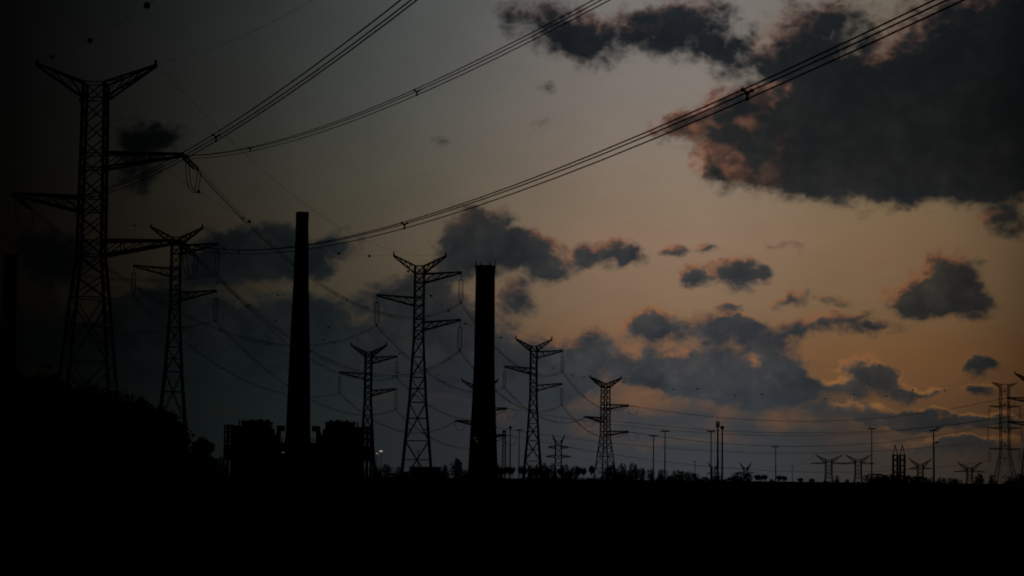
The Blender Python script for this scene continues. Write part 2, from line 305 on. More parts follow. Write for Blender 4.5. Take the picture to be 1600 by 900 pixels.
# ------------------------------------------------------------------ transmission towers
# shared insulator meshes (hang from the origin downwards, one unit = one metre)
def ins_profile(L, n, r):
    pr = [(0.03, 0)]
    for i in range(n):
        z = -0.15 - (L-0.3)*i/n; h = (L-0.3)/n
        pr += [(0.05, z), (r, z-h*.25), (r*.9, z-h*.5), (0.05, z-h*.6)]
    return pr + [(0.04, -L)]
_i = MB(); _i.lathe(ins_profile(4.6, 16, 0.15)[::-1], 6); INS_LONG = _i.mesh('insulator_discs', GLASSI)
_i = MB(); _i.lathe(ins_profile(3.0, 11, 0.17)[::-1], 6); INS_TENS = _i.mesh('tension_insulator_discs', GLASSI)
def hanging_string(root, tip, L):
    """link, yoke plates and two parallel insulator strings under a crossarm tip"""
    b = MB(); x, y, z = tip; zt = z - (L - 5.2)
    b.beam(tip, (x, y, zt), 0.10); b.beam((x-.42, y, zt-.08), (x+.42, y, zt-.08), 0.13)
    b.beam((x-.42, y, zt-4.75), (x+.42, y, zt-4.75), 0.13); b.beam((x, y, zt-4.7), (x, y, zt-5.2), 0.16); b.box((x, y, zt-5.2), (.5, .9, .22))
    b.beam((x, y, zt), (x, y, zt-4.8), 0.05)
    fr = put('insulator_hanger', b.mesh('insulator_hanger', STEEL), root)
    for s in (-1, 1): put('insulator_string', INS_LONG, fr, Matrix.Translation((x+s*.4, y, zt-.1)))
    return Vector((x, y, z - L))
def tension_string(root, tip, d):
    """pair of strain insulators from a crossarm tip along direction d; returns the clamp"""
    d = Vector(d).normalized(); tip = Vector(tip); side = d.cross(Vector((0, 0, 1))).normalized()
    b = MB(); b.beam(tip, tip + d*.5, .12); p0 = tip + d*.5; p1 = tip + d*3.6
    b.beam(p0 - side*.3, p0 + side*.3, .13); b.beam(p1 - side*.3, p1 + side*.3, .13); b.beam(p1, p1 + d*.5, .16)
    fr = put('strain_yoke', b.mesh('strain_yoke', STEEL), root)
    q = (-d).to_track_quat('Z', 'Y')
    for s in (-1, 1): put('insulator_string', INS_TENS, fr, Matrix.LocRotScale(p0 + side*.28*s, q, None))
    return p1 + d*.5
def jumper(root, a, b, drop, offs=0.2):
    m = MB(); mid = (a + b)/2
    for s in (-offs, offs):
        pts = []
        for i in range(13):
            t = i/12; p = a.lerp(b, t); p.z -= drop*(1 - (2*t-1)**4); p.x += s; pts.append(p)
        m.tube(pts, 0.05, 4)
    put('jumper_loop', m.mesh('jumper_loop', WIRE), root)
def profile(sec, z):
    for (z0, h0), (z1, h1) in zip(sec, sec[1:]):
        if z0 <= z <= z1: return h0 + (h1-h0)*(z-z0)/(z1-z0)
    return sec[-1][1] if z > sec[-1][0] else sec[0][1]
def tower_body(root, sec, levels, single, wl, wb, horiz=()):
    """four legs, X bracing on each face between levels, horizontals; single = each brace is an object"""
    cs = [(-1, -1), (1, -1), (1, 1), (-1, 1)]
    cor = lambda c, z: Vector((c[0]*profile(sec, z), c[1]*profile(sec, z), z))
    for c in cs:
        m = MB()
        for (z0, _), (z1, _) in zip(sec, sec[1:]): m.beam(cor(c, z0), cor(c, z1) + (Vector((0, 0, 0.02))), wl)
        m.box((c[0]*sec[0][1], c[1]*sec[0][1], sec[0][0]), (wl*2.6, wl*2.6, .5))
        put('leg', m.mesh('leg', STEEL), root)
    br = []
    for z0, z1 in zip(levels, levels[1:]):
        for i in range(4):
            c, d = cs[i], cs[(i+1) % 4]
            br += [(cor(c, z0), cor(d, z1)), (cor(d, z0), cor(c, z1))]
            if z1 - z0 > 4.5:                         # redundant members in the tall panels
                h0, h1 = profile(sec, z0), profile(sec, z1); zc = z0 + (z1-z0)*h0/(h0+h1)
                br.append((cor(c, zc), cor(d, zc)))
                for k in (0.5,):
                    za = z0 + (zc-z0)*k; A = cor(c, za); B = cor(d, za)
                    pa = cor(c, z0).lerp(cor(d, z1), (za-z0)/(z1-z0)); pb = cor(d, z0).lerp(cor(c, z1), (za-z0)/(z1-z0))
                    br += [(A, pa), (B, pb)]
    for z in horiz:
        br += [(cor(cs[i], z), cor(cs[(i+1) % 4], z)) for i in range(4)]
    if single:
        for a, b in br: iron('brace', a, b, wb, root)
    else:
        m = MB()
        for a, b in br: m.beam(a, b, wb*.8)
        tag(put('bracing', m.mesh('bracing', STEEL), root), None, kind='stuff')
def arm(root, name, s, h, zt, zb, tip, wc, wb, n, single):
    """lattice cantilever from the body face on side s to its tip"""
    tip = Vector(tip); m = MB(); ch = []
    for y in (-h, h):
        ch += [(Vector((s*h, y, zt)), tip + Vector((0, .12*np.sign(y), .0))), (Vector((s*h, y, zb)), tip + Vector((0, .12*np.sign(y), -.25)))]
    for a, b in ch: m.beam(a, b, wc)
    m.box(tip + Vector((0, 0, -.12)), (.35, .5, .5))
    o = put(name, m.mesh(name, STEEL), root)
    br = []
    for k in range(1, n+1):
        t = k/(n+1); tp = (k-1)/(n+1)
        P0 = [a.lerp(b, t) for a, b in ch]; Q = [a.lerp(b, tp) for a, b in ch]
        br += [(P0[0], P0[1]), (P0[2], P0[3]), (Q[1], P0[0]), (Q[3], P0[2]), (Q[0], P0[2]), (P0[1], P0[3]), (P0[0], P0[2])]
    if single:
        for a, b in br: iron('arm_brace', a, b, wb, o)
    else:
        m = MB()
        for a, b in br: m.beam(a, b, wb*.8)
        tag(put('arm_bracing', m.mesh('arm_bracing', STEEL), o), None, kind='stuff')
    return o
def horn_tip(root, p, k=1.0):
    m = MB(); m.beam(p, p + Vector((0, 0, .55*k)), .3*k, 6, .42*k); m.beam(p + Vector((0, 0, .5*k)), p + Vector((0, 0, .8*k)), .5*k, 6, .3*k)
    put('earth_wire_clamp', m.mesh('earth_wire_clamp', STEEL), root)
def world_pt(root, p): return root.matrix_basis @ Vector(p)

def suspension_tower(loc, rz, ext, label, single=False, k=1.0, flip=1):
    r = empty('transmission_tower', (loc[0], loc[1], 0), rz)
    tag(r, label, 'pylon', 'lattice pylons with hanging insulators')
    e = ext; top = 48.2+e
    b0 = 6.9/2 + e*0.08
    sec = [(0, b0), (18+e, 1.85), (32+e, 1.05), (top, 1.0)]
    low = [0, 9.6+e*.55, 18+e, 23.5+e, 28+e, 32+e]
    lev = low + [32+e+(top-32-e)*i/8 for i in range(1, 9)]
    tower_body(r, sec, lev, single, .34*k, .17*k, (9.6+e*.55, 18+e, 23.5+e, 28+e, 32+e, 33.9+e, 36.3+e, 39.3+e, 41.2+e, 44.4+e, 46.4+e, top))
    A = {}
    for key, s, zt, zb, tz, tx in (('u', 1, 46.4, 44.4, 46.95, 9.2), ('l', -1, 41.1, 39.3, 41.7, 9.3), ('d', 1, 35.7, 33.9, 36.4, 9.1)):
        s *= flip; tip = (s*tx, 0, tz+e)
        arm(r, 'crossarm', s, 1.03, zt+e, zb+e, tip, .26*k, .14*k, 3, single)
        A[key] = world_pt(r, hanging_string(r, (tip[0], 0, tip[2]-.3), 6.6))
    for s in (-1, 1):
        tip = Vector((s*5.75, 0, 50.5+e))
        arm(r, 'earth_wire_horn', s, 1.0, top, top-1.7, tip, .24*k, .14*k, 3, single)
        horn_tip(r, tip, k); A['hl' if s < 0 else 'hr'] = world_pt(r, tip + Vector((0, 0, .3)))
    return r, A
def angle_tower(loc, rz, ext, label, single=False, k=1.0, dirs=None, flip=1, seen=1.0):
    r = empty('transmission_tower', (loc[0], loc[1], 0), rz)
    tag(r, label, 'pylon', 'heavy angle pylons with horizontal strain insulators')
    e = ext; top = 48.2+e
    sec = [(0, 4.0+e*.06), (22.6+e, 1.95), (27.5+e, 1.45), (top, 1.25)]
    lev = [0, 7.6+e*.6, 14.8+e, 22.4+e, 25+e, 27.5+e] + [27.5+e+(top-27.5-e)*i/9 for i in range(1, 10)]
    tower_body(r, sec, lev, single, .36*k, .17*k, (7.6+e*.6, 14.8+e, 22.4+e, 27.5+e, 29.2+e, 32.8+e, 34.4+e, 37.9+e, 39.6+e, 46.3+e, top))
    A = {}
    inv = r.matrix_basis.to_3x3().inverted()
    for key, s, zt, zb, tz, tx in (('u', 1, 39.75, 37.95, 39.8, 10.6), ('l', -1, 34.4, 32.7, 34.85, 9.35), ('d', 1, 29.25, 27.5, 29.4, 10.5)):
        s *= flip; h = profile(sec, zb+e); tip = Vector((s*tx, 0, tz+e))
        arm(r, 'crossarm', s, h, zt+e, zb+e, tip, .30*k, .15*k, 3, single)
        ends = []
        for nm, dv in zip('ab', dirs):
            d = inv @ Vector(dv); base = tip + Vector((0, 0, -.25))
            p = tension_string(r, base, d); ends.append(p); A[key + nm] = world_pt(r, p)
        jumper(r, ends[0].copy(), ends[1].copy(), 3.2)
    for s in (-1, 1):
        tip = Vector((s*7.1, 0, 50.5+e))
        arm(r, 'earth_wire_horn', s, 1.25, top, top-1.9, tip, .26*k, .14*k, 2, single)
        horn_tip(r, tip, k); A['hl' if s < 0 else 'hr'] = world_pt(r, tip + Vector((0, 0, .3)))
    return r, A

T1, A1 = angle_tower((-50.06, 265), 0, 0, 'tall black lattice pylon at far left rising out of the dark trees', True, .74, [(0.28, -1, -.16), (0.42, 1, -.38)])
T3, A3 = suspension_tower((-20.5, 494), 0, 0.1, 'lattice pylon standing midway between the two dark chimneys', True, .92)
T2, A2 = suspension_tower((-75.4, 500), R(4), 6.5, 'lattice pylon behind the tallest left pylon, its head crossing that pylon\'s lowest arm', True, .92)
T4, A4 = suspension_tower((-46.2, 725), R(-3), -6.3, 'small lattice pylon just right of the power station and slim chimney', False, 1.1)
T5, A5 = suspension_tower((7.2, 715), R(3), -4.4, 'lattice pylon just right of the thick flat-topped chimney', False, 1.1)
T6, A6 = angle_tower((37.55, 888), R(28), -8.6, 'stocky wide-bodied pylon with flat horns amid the tree line, right of centre', False, 1.1, [(-.15, -1, -.14), (1, .12, -.1)])
T7, A7 = angle_tower((-12.1, 875), R(-8), -10.9, 'pylon mostly hidden behind the thick chimney, arm tips poking out both sides', False, 1.2, [(-.1, -1, -.14), (1, .1, -.12)])
T8, A8 = angle_tower((227.5, 980), R(6), -.6, 'pylon cut off by the right edge of the picture', False, 1.1, [(-1, 0, -.14), (1, .2, -.1)], flip=-1)

def twin_tower(loc, rz, H, label, arms, horn, body, k, name='transmission_tower', group=None, waist=.55, strings=True, flare=2.6):
    """double-sided tower: straight body with symmetric arms, flat horns on top"""
    r = empty(name, (loc[0], loc[1], 0), rz); tag(r, label, 'pylon', group)
    sec = [(0, body*flare), (H*waist*.62, body*1.05), (H, body)]
    n = max(4, int(H*.42/(2*body))); lev = [0, H*waist*.31, H*waist*.62] + [H*waist*.62 + (H-H*waist*.62)*i/n for i in range(1, n+1)]
    tower_body(r, sec, lev, False, .3*k, .16*k, [a[0] for a in arms] + [H])
    A = {}
    for j, (z, half, drop) in enumerate(arms):
        for s in (-1, 1):
            arm(r, 'crossarm', s, profile(sec, z), z, z-.9*k, (s*half, 0, z+drop), .22*k, .13*k, 2, False)
            if strings: A[(j, s)] = world_pt(r, hanging_string(r, (s*half, 0, z+drop-.2), 6.0))
            else: A[(j, s)] = world_pt(r, (s*half, 0, z+drop-.3))
    hx, hz, hd = horn
    for s in (-1, 1):
        tip = Vector((s*hx, 0, H+hz)); arm(r, 'earth_wire_horn', s, body, H, H-hd, tip, .2*k, .12*k, 2, False)
        horn_tip(r, tip, .7*k); A[('h', s)] = world_pt(r, tip)
    return r, A
T9, A9 = twin_tower((238.0, 1080), 0, 49.4, 'pylon with three level arms each side beside the cut-off right-edge pylon', [(39, 7.4, 0), (28.7, 8.2, 0), (18.6, 7.4, 0)], (5.9, .8, 1.4), 2.0, .85)
F1, B1 = twin_tower((32.2, 1500), R(0), 26.8, 'distant pylon with crossed horns and two rows of arms, left of the lone palms', [(23.4, 6.9, -0.6), (17.4, 8.1, -0.8)], (3.9, 3.4, 2.1), 1.9, 1.9, group='small distant pylons on the skyline', strings=False, flare=1.6)
F2, B2 = twin_tower((241.2, 2300), R(0), 14.9, 'tiny far pylon with crossed horns standing over the dark mound right of the twin masts', [(10.9, 8.5, -0.8)], (5.9, 5.3, 3.9), 1.6, 1.5, group='small distant pylons on the skyline', strings=False, flare=1.6)
F3, B3 = twin_tower((217.5, 2400), R(0), 15.7, 'tiny far pylon half hidden behind the twin thick masts', [(10.3, 7.5, -0.8)], (6.2, 5.5, 4.1), 1.6, 1.5, group='small distant pylons on the skyline', strings=False, flare=1.6)
F4, B4 = twin_tower((212.8, 1500), R(0), 16.4, 'low gull-winged far pylon, left one of the pair right of centre skyline', [(14.7, 11.6, -0.8)], (8.6, 3.0, 2.1), 2.0, 1.15, group='small distant pylons on the skyline', strings=False, flare=1.6)
F5, B5 = twin_tower((235.6, 1520), R(0), 16.9, 'low gull-winged far pylon, right one of the pair beside the tall light mast', [(15.1, 10.9, -0.8)], (8.3, 3.0, 2.2), 2.0, 1.15, group='small distant pylons on the skyline', strings=False, flare=1.6)
F6, B6 = twin_tower((284.9, 1560), R(0), 14.7, 'low gull-winged far pylon between the twin spires and the double-headed light mast', [(12.4, 7.6, -0.8)], (7.6, 3.6, 2.7), 1.8, 1.15, group='small distant pylons on the skyline', strings=False, flare=1.6)
F7, B7 = twin_tower((319.1, 1560), R(0), 12.8, 'low gull-winged far pylon nearest the right edge', [(10.6, 10.7, -0.8)], (8.5, 3.6, 2.7), 1.8, 1.15, group='small distant pylons on the skyline', strings=False, flare=1.6)
def spire(x, y, H, label):
    """slim double-post pylon seen edge on, with a pointed peak and short arms"""
    r = empty('transmission_tower', (x, y, 0)); tag(r, label, 'pylon', 'twin slim spires')
    hb = H*.76
    for s in (-1, 1):
        m = MB(); m.beam((s*1.2, 0, 0), (s*1.2, 0, hb), 1.45, 8, 1.3); put('post', m.mesh('post', STEEL), r)
        m = MB(); m.beam((s*1.2, 0, hb), (0, 0, H), .34); put('peak_strut', m.mesh('peak_strut', STEEL), r)
    for z in (hb*.2, hb*.42, hb*.64, hb*.84, hb*.98):
        m = MB(); m.beam((-1.2, 0, z), (1.2, 0, z), .5); put('tie', m.mesh('tie', STEEL), r)
    for z in (hb*.44, hb*.8):
        for s in (-1, 1):
            m = MB(); m.beam((0, s*.3, z), (s*1.3, s*6.5, z+.5), .34); put('crossarm', m.mesh('crossarm', STEEL), r)
    return r
spire(214.4, 1250, 22.6, 'left one of two slim spired pylons side by side on the low mound')
spire(218.3, 1250, 22.6, 'right one of two slim spired pylons side by side on the low mound')

# ------------------------------------------------------------------ wires
SP = MB()
TRI = [(-.20, .12), (.20, .12), (0, -.24)]
for x, z in TRI: SP.beam((0, 0, 0), (x, 0, z), .07); SP.box((x, 0, z), (.12, .16, .12))
SP.box((0, 0, 0), (.14, .14, .14)); SPACER = SP.mesh('bundle_spacer', STEEL)
_b = MB(); _b.lathe([(.3*math.sin(math.pi*i/8)+.004, -.3*math.cos(math.pi*i/8)) for i in range(9)], 12); BALLM = _b.mesh('marker_ball', BALL, True)
def path(a, b, sag, n=44):
    return [Vector(a).lerp(Vector(b), i/n) - Vector((0, 0, 4*sag*(i/n)*(1-i/n))) for i in range(n+1)]
def point(a, b, sag, t): return Vector(a).lerp(Vector(b), t) - Vector((0, 0, 4*sag*t*(1-t)))
def bundle(a, b, sag, label, spacers=(), r=.034, offs=TRI, group='bundled conductors between the pylons'):
    a, b = Vector(a), Vector(b); d = (b-a); side = Vector((d.y, -d.x, 0)).normalized()
    root = empty('conductor_bundle', a); tag(root, label, 'power line', group)
    for x, z in offs:
        m = MB(); m.tube([p - a + side*x + Vector((0, 0, z)) for p in path(a, b, sag)], r, 5)
        put('conductor', m.mesh('conductor', WIRE, True), root)
    rot = Matrix((side, d.cross(side).normalized().cross(side), Vector((0, 0, 1)))).transposed()
    q = Vector((0, 1, 0)).rotation_difference(Vector((d.x, d.y, 0)).normalized())
    for t in spacers: put('spacer', SPACER, root, Matrix.LocRotScale(point(a, b, sag, t) - a, q, None))
    return root
def single_wire(a, b, sag, label, balls=(), r=.03, name='earth_wire', cat='wire', group='thin earth wires along the pylon tops'):
    a, b = Vector(a), Vector(b); m = MB(); m.tube([p - a for p in path(a, b, sag)], r, 5)
    o = put(name, m.mesh(name, WIRE, True)); o.location = a; tag(o, label, cat, group)
    for t, s in balls: put('marker_ball', BALLM, o, Matrix.LocRotScale(point(a, b, sag, t) - a, None, Vector((s, s, s))))
    return o
V = Vector
# from the tall left pylon over the viewer's right shoulder
bundle(A1['da'], (51, -60, 26.65), 10.3, 'triple wire bundle from the tall left pylon\'s lowest arm to the top right corner', (.128, .349, .535, .8))
bundle(A1['ua'], (58.0, -60, 35.1), 10.14, 'triple wire bundle from the tall left pylon\'s upper right arm to the top centre', (.127, .327, .6, .85))
bundle(A1['la'], (43, -60, 31.4), 11.6, 'steepest wire bundle, rising from behind the tall left pylon to the top edge', (.40, .66, .85))
single_wire(A1['hr'], (53.8, -60, 41.1), 11.1, 'faint earth wire rising right from the right horn of the tall left pylon', r=.013)
single_wire(A1['hl'], (47.3, -60, 37.7), 9.7, 'earth wire with marker balls rising from the left horn of the tall left pylon', ((.049, .75), (.149, .9), (.258, .95), (.45, 1)), r=.014)
# tall left pylon on to the middle pylon
bundle(A1['ub'], A3['u'], 9.0, 'wire bundle dropping from the tall left pylon\'s upper right arm across the slim chimney', (.1, .24, .42, .6, .8, .93))
bundle(A1['lb'], A3['l'], 9.5, 'wire bundle from the tall left pylon\'s left arm to the middle pylon\'s left arm', (.2, .4, .55, .8, .93))
bundle(A1['db'], A3['d'], 9.5, 'wire bundle from the tall left pylon\'s lowest arm to the middle pylon\'s lowest arm', (.12, .3, .5, .62, .8, .93))
single_wire(A1['hl'], A3['hl'], 7.6, 'earth wire strung with marker balls from the tall left pylon to the middle pylon', ((0.071, 0.95), (0.203, 0.95), (0.311, 0.95), (0.445, 0.95), (0.594, 0.95), (0.749, 0.95), (0.882, 0.95),), r=.022)
single_wire(A1['hr'], A3['hr'], 7.2, 'bare earth wire sloping over the top of the slim chimney', r=.02)
# middle pylon to the pylon beyond the thick chimney, and on to the stocky pylon
for kk, nm in (('u', 'upper right'), ('l', 'left'), ('d', 'lower right')):
    bundle(A3[kk], A5[kk], 6.5, 'wire bundle from the middle pylon\'s %s arm past the thick chimney' % nm, (.15, .4, .65, .88), r=.04)
    bundle(A5[kk], A6[kk+'a'], 5.5, 'wire bundle from the thick chimney pylon\'s %s arm to the stocky pylon' % nm, (.3, .6, .85), r=.045)
    bundle(A6[kk+'b'], A8[kk+'a'], 7.5, 'long low wire from the stocky pylon\'s %s arm to the right edge' % nm, (), r=.045, offs=[(0, .1), (0, -.12)])
single_wire(A3['hl'], A5['hl'], 5.5, 'earth wire with marker balls from the middle pylon\'s left horn past the thick chimney', ((0.085, 0.95), (0.235, 0.95), (0.36, 0.95), (0.499, 0.95), (0.654, 0.95), (0.833, 0.95),), r=.025)
single_wire(A3['hr'], A5['hr'], 5.5, 'bare earth wire from the middle pylon\'s right horn across the thick chimney', r=.022)
single_wire(A5['hl'], A6['hl'], 4.0, 'earth wire with marker balls from the thick chimney pylon to the stocky pylon\'s left horn', ((.2, .95), (.45, .95), (.72, .95), (.9, .95)), r=.025)
single_wire(A5['hr'], A6['hr'], 4.0, 'bare earth wire between the right horns of the two pylons right of the thick chimney', r=.022)
single_wire(A6['hl'], A9[('h', -1)], 8.3, 'upper low-sky wire carrying widely spaced marker balls from the stocky pylon\'s left horn', ((0.07, 1.1), (0.177, 1.1), (0.316, 1.1), (0.536, 1.1), (0.698, 1.1), (0.859, 1.1),), r=.02)
single_wire(A6['hr'], A8['hl'], 8.6, 'low-sky wire with marker balls from the stocky pylon\'s right horn to the right edge', ((0.18, 1.25), (0.336, 1.25), (0.568, 1.25), (0.722, 1.25),), r=.02)
# second line: off left edge, pylon behind, small pylon by the power station, hidden pylon
for kk, nm, dz in (('u', 'upper right', 40), ('l', 'left', 35), ('d', 'lower right', 30)):
    bundle((A2[kk].x - 34, 255, dz+3), A2[kk], 8.0, 'dim wire bundle from the left edge to the second left pylon\'s %s arm' % nm, (.4, .7, .9))
    bundle(A2[kk], A4[kk], 8.5, 'dim wire bundle from the second left pylon\'s %s arm to the power station pylon' % nm, (.12, .35, .6, .85), r=.036)
    bundle(A4[kk], A7[kk+'a'], 8.0, 'wire bundle sagging from the small power station pylon\'s %s arm towards the hidden pylon' % nm, (.12, .4, .7, .9), r=.045)
    bundle(A7[kk+'b'], A9[({'u': 0, 'l': 1, 'd': 2}[kk], -1)], 9.0, 'faint low wire running right from the hidden pylon\'s %s arm behind the masts' % nm, (), r=.04, offs=[(0, .1), (0, -.12)])
single_wire((-112, 255, 53), A2['hl'], 6.5, 'earth wire with marker balls reaching the second left pylon from the left edge', ((.6, .9), (.86, .9), (.95, .8)), r=.022)
single_wire(A2['hl'], A4['hl'], 6.0, 'earth wire with marker balls from the second left pylon\'s left horn to the small pylon', ((0.055, 0.95), (0.255, 0.95), (0.533, 0.95), (0.813, 0.95),), r=.022)
single_wire(A2['hr'], A4['hr'], 6.0, 'earth wire with marker balls from the second left pylon\'s right horn to the small pylon', ((0.085, 0.9), (0.328, 0.9), (0.603, 0.9), (0.788, 0.9),), r=.022)
single_wire(A4['hl'], A7['hl'], 5.0, 'earth wire with marker balls leaving the small pylon\'s left horn towards the thick chimney', ((.08, .9), (.38, .9), (.62, .9), (.8, .9)), r=.025)
single_wire(A4['hr'], A7['hr'], 5.0, 'earth wire with marker balls leaving the small pylon\'s right horn towards the thick chimney', ((.1, .9), (.42, .9), (.66, .9), (.84, .9)), r=.025)
FARGRP = 'faint low wires along the skyline'
for (a, b, sag, lab) in (
    (B1[(0, 1)], B4[(0, -1)], 7, 'faint low wire running right from the crossed-horn pylon\'s upper arm'),
    (B1[(1, 1)], B2[(0, -1)], 6, 'faint lowest wire running right from the crossed-horn pylon\'s lower arm'),
    (B4[(0, 1)], B5[(0, -1)], 1, 'short faint wire between the paired gull-winged pylons'),
    (B5[(0, 1)], B6[(0, -1)], 2, 'faint wire from the gull-winged pair past the twin spires'),
    (B6[(0, 1)], B7[(0, -1)], 2, 'faint wire between the two gull-winged pylons nearest the right edge'),
    (B7[(0, 1)], (320, 1500, 16), 3, 'faint low wire leaving the picture at the lower right edge'),
    (B2[(0, 1)], B4[('h', -1)], 6, 'faint wire from the tiny mound pylon to the gull-winged pair'),
    (B1[('h', 1)], (330, 1500, 30), 9, 'long faint wire high over the mast row from the crossed-horn pylon\'s horn'),
    (A9[(0, 1)], (330, 1075, 42), 3, 'short wire right of the three-armed pylon, top arm'),
    (A9[(1, 1)], (330, 1075, 31), 3, 'short wire right of the three-armed pylon, middle arm'),
    (A9[(2, 1)], (330, 1075, 21), 3, 'short wire right of the three-armed pylon, bottom arm')):
    single_wire(a, b, sag, lab, r=.045, name='power_line', cat='power line', group=FARGRP)

# ------------------------------------------------------------------ chimneys
def chimney(loc, prof, label, rods, collar, bands):
    r = empty('chimney', (loc[0], loc[1], 0)); tag(r, label, 'chimney')
    H = prof[-1][1]
    m = MB(); m.lathe(prof, 40); put('shaft', m.mesh('shaft', CONC, True), r)
    m = MB(); rt = prof[-1][0]
    for z0, z1, e in collar: m.lathe([(rt*.6, z0), (rt+e, z0), (rt+e, z1), (rt*.6, z1)], 40)
    put('rim', m.mesh('rim', CONC), r)
    for z in bands:
        rr = np.interp(z, [p[1] for p in prof], [p[0] for p in prof])
        m = MB(); m.lathe([(rr-.1, z), (rr+.95, z+.05), (rr+.95, z+.22), (rr-.1, z+.25)], 32)
        pl = put('platform', m.mesh('platform', STEEL), r)
        m = MB()
        for k in range(20):
            a = 2*math.pi*k/20; p = V(((rr+.9)*math.cos(a), (rr+.9)*math.sin(a), z+.2)); m.beam(p, p+V((0, 0, 1.1)), .07)
        for h in (.65, 1.2):
            pts = [((rr+.9)*math.cos(2*math.pi*k/32), (rr+.9)*math.sin(2*math.pi*k/32), z+h) for k in range(33)]; m.tube(pts, .035, 4)
        put('railing', m.mesh('railing', STEEL), pl)
    for a, hh in rods:
        m = MB(); p = V((rt*math.cos(a), rt*math.sin(a), H-1)); m.beam(p, p+V((0, 0, 1+hh)), .5, 6, .3)
        put('lightning_rod', m.mesh('lightning_rod', STEEL), r)
    m = MB()
    prs = [(p[0]+.25, p[1]) for p in prof]
    for (ra, za), (rb, zb) in zip(prs, prs[1:]):
        for s in (-.25, .25): m.beam((s, -ra, za), (s, -rb, zb), .08)
        n = int((zb-za)/1.5)
        for i in range(n):
            t = i/max(n, 1); rr = ra+(rb-ra)*t; m.beam((-.25, -rr, za+(zb-za)*t), (.25, -rr, za+(zb-za)*t), .05)
    put('ladder', m.mesh('ladder', STEEL), r)
    return r
PALE_MARK = glow('pale_mark', (0.9, 1.0, 0.95), 0.012)  # small emitting boxes added as pale marks on the thick chimney
def pale_mark(r, x, y, z):
    m = MB(); m.box((x, y, z), (.5, .4, .8)); put('pale_mark', m.mesh('pale_mark', PALE_MARK), r)
chimney((-104.01, 1100), [(6.76, 0), (6.13, 18.35), (5.42, 46.57), (4.71, 71.75), (3.87, 93.87), (3.22, 119.23), (3.06, 129.41), (2.91, 131.32)], 'tall slim tapering chimney rising above the power station', ((.4, .5), (2.6, .5)), [(127.72, 131.27, 0.32), (130.92, 131.47, 0.05)], [])
thick = chimney((-10.10, 840), [(5.76, 0), (5.16, 12.8), (4.3, 31.94), (3.84, 46.35), (3.74, 63.21), (3.67, 72.87), (3.62, 81.09)], 'thick dark flat-topped chimney with small rods on its rim', ((.05, 2.3), (1.0, 1.2), (2.1, 1.2), (3.09, 2.4), (4.2, 1.4), (5.2, 1.4)), [(80.09, 81.19, 0.2)], [])
pale_mark(thick, -3.1, -4.6, 16.35); pale_mark(thick, -2.4, -4.9, 15.16)
chimney((-258.48, 1150), [(5.91, 0), (4.93, 27.24), (4.11, 60.06), (3.7, 86.43), (3.45, 113.57)], 'barely visible dark chimney at the far left edge', ((.4, .6), (2.6, .6)), [(111.17, 113.62, 0.25)], [])

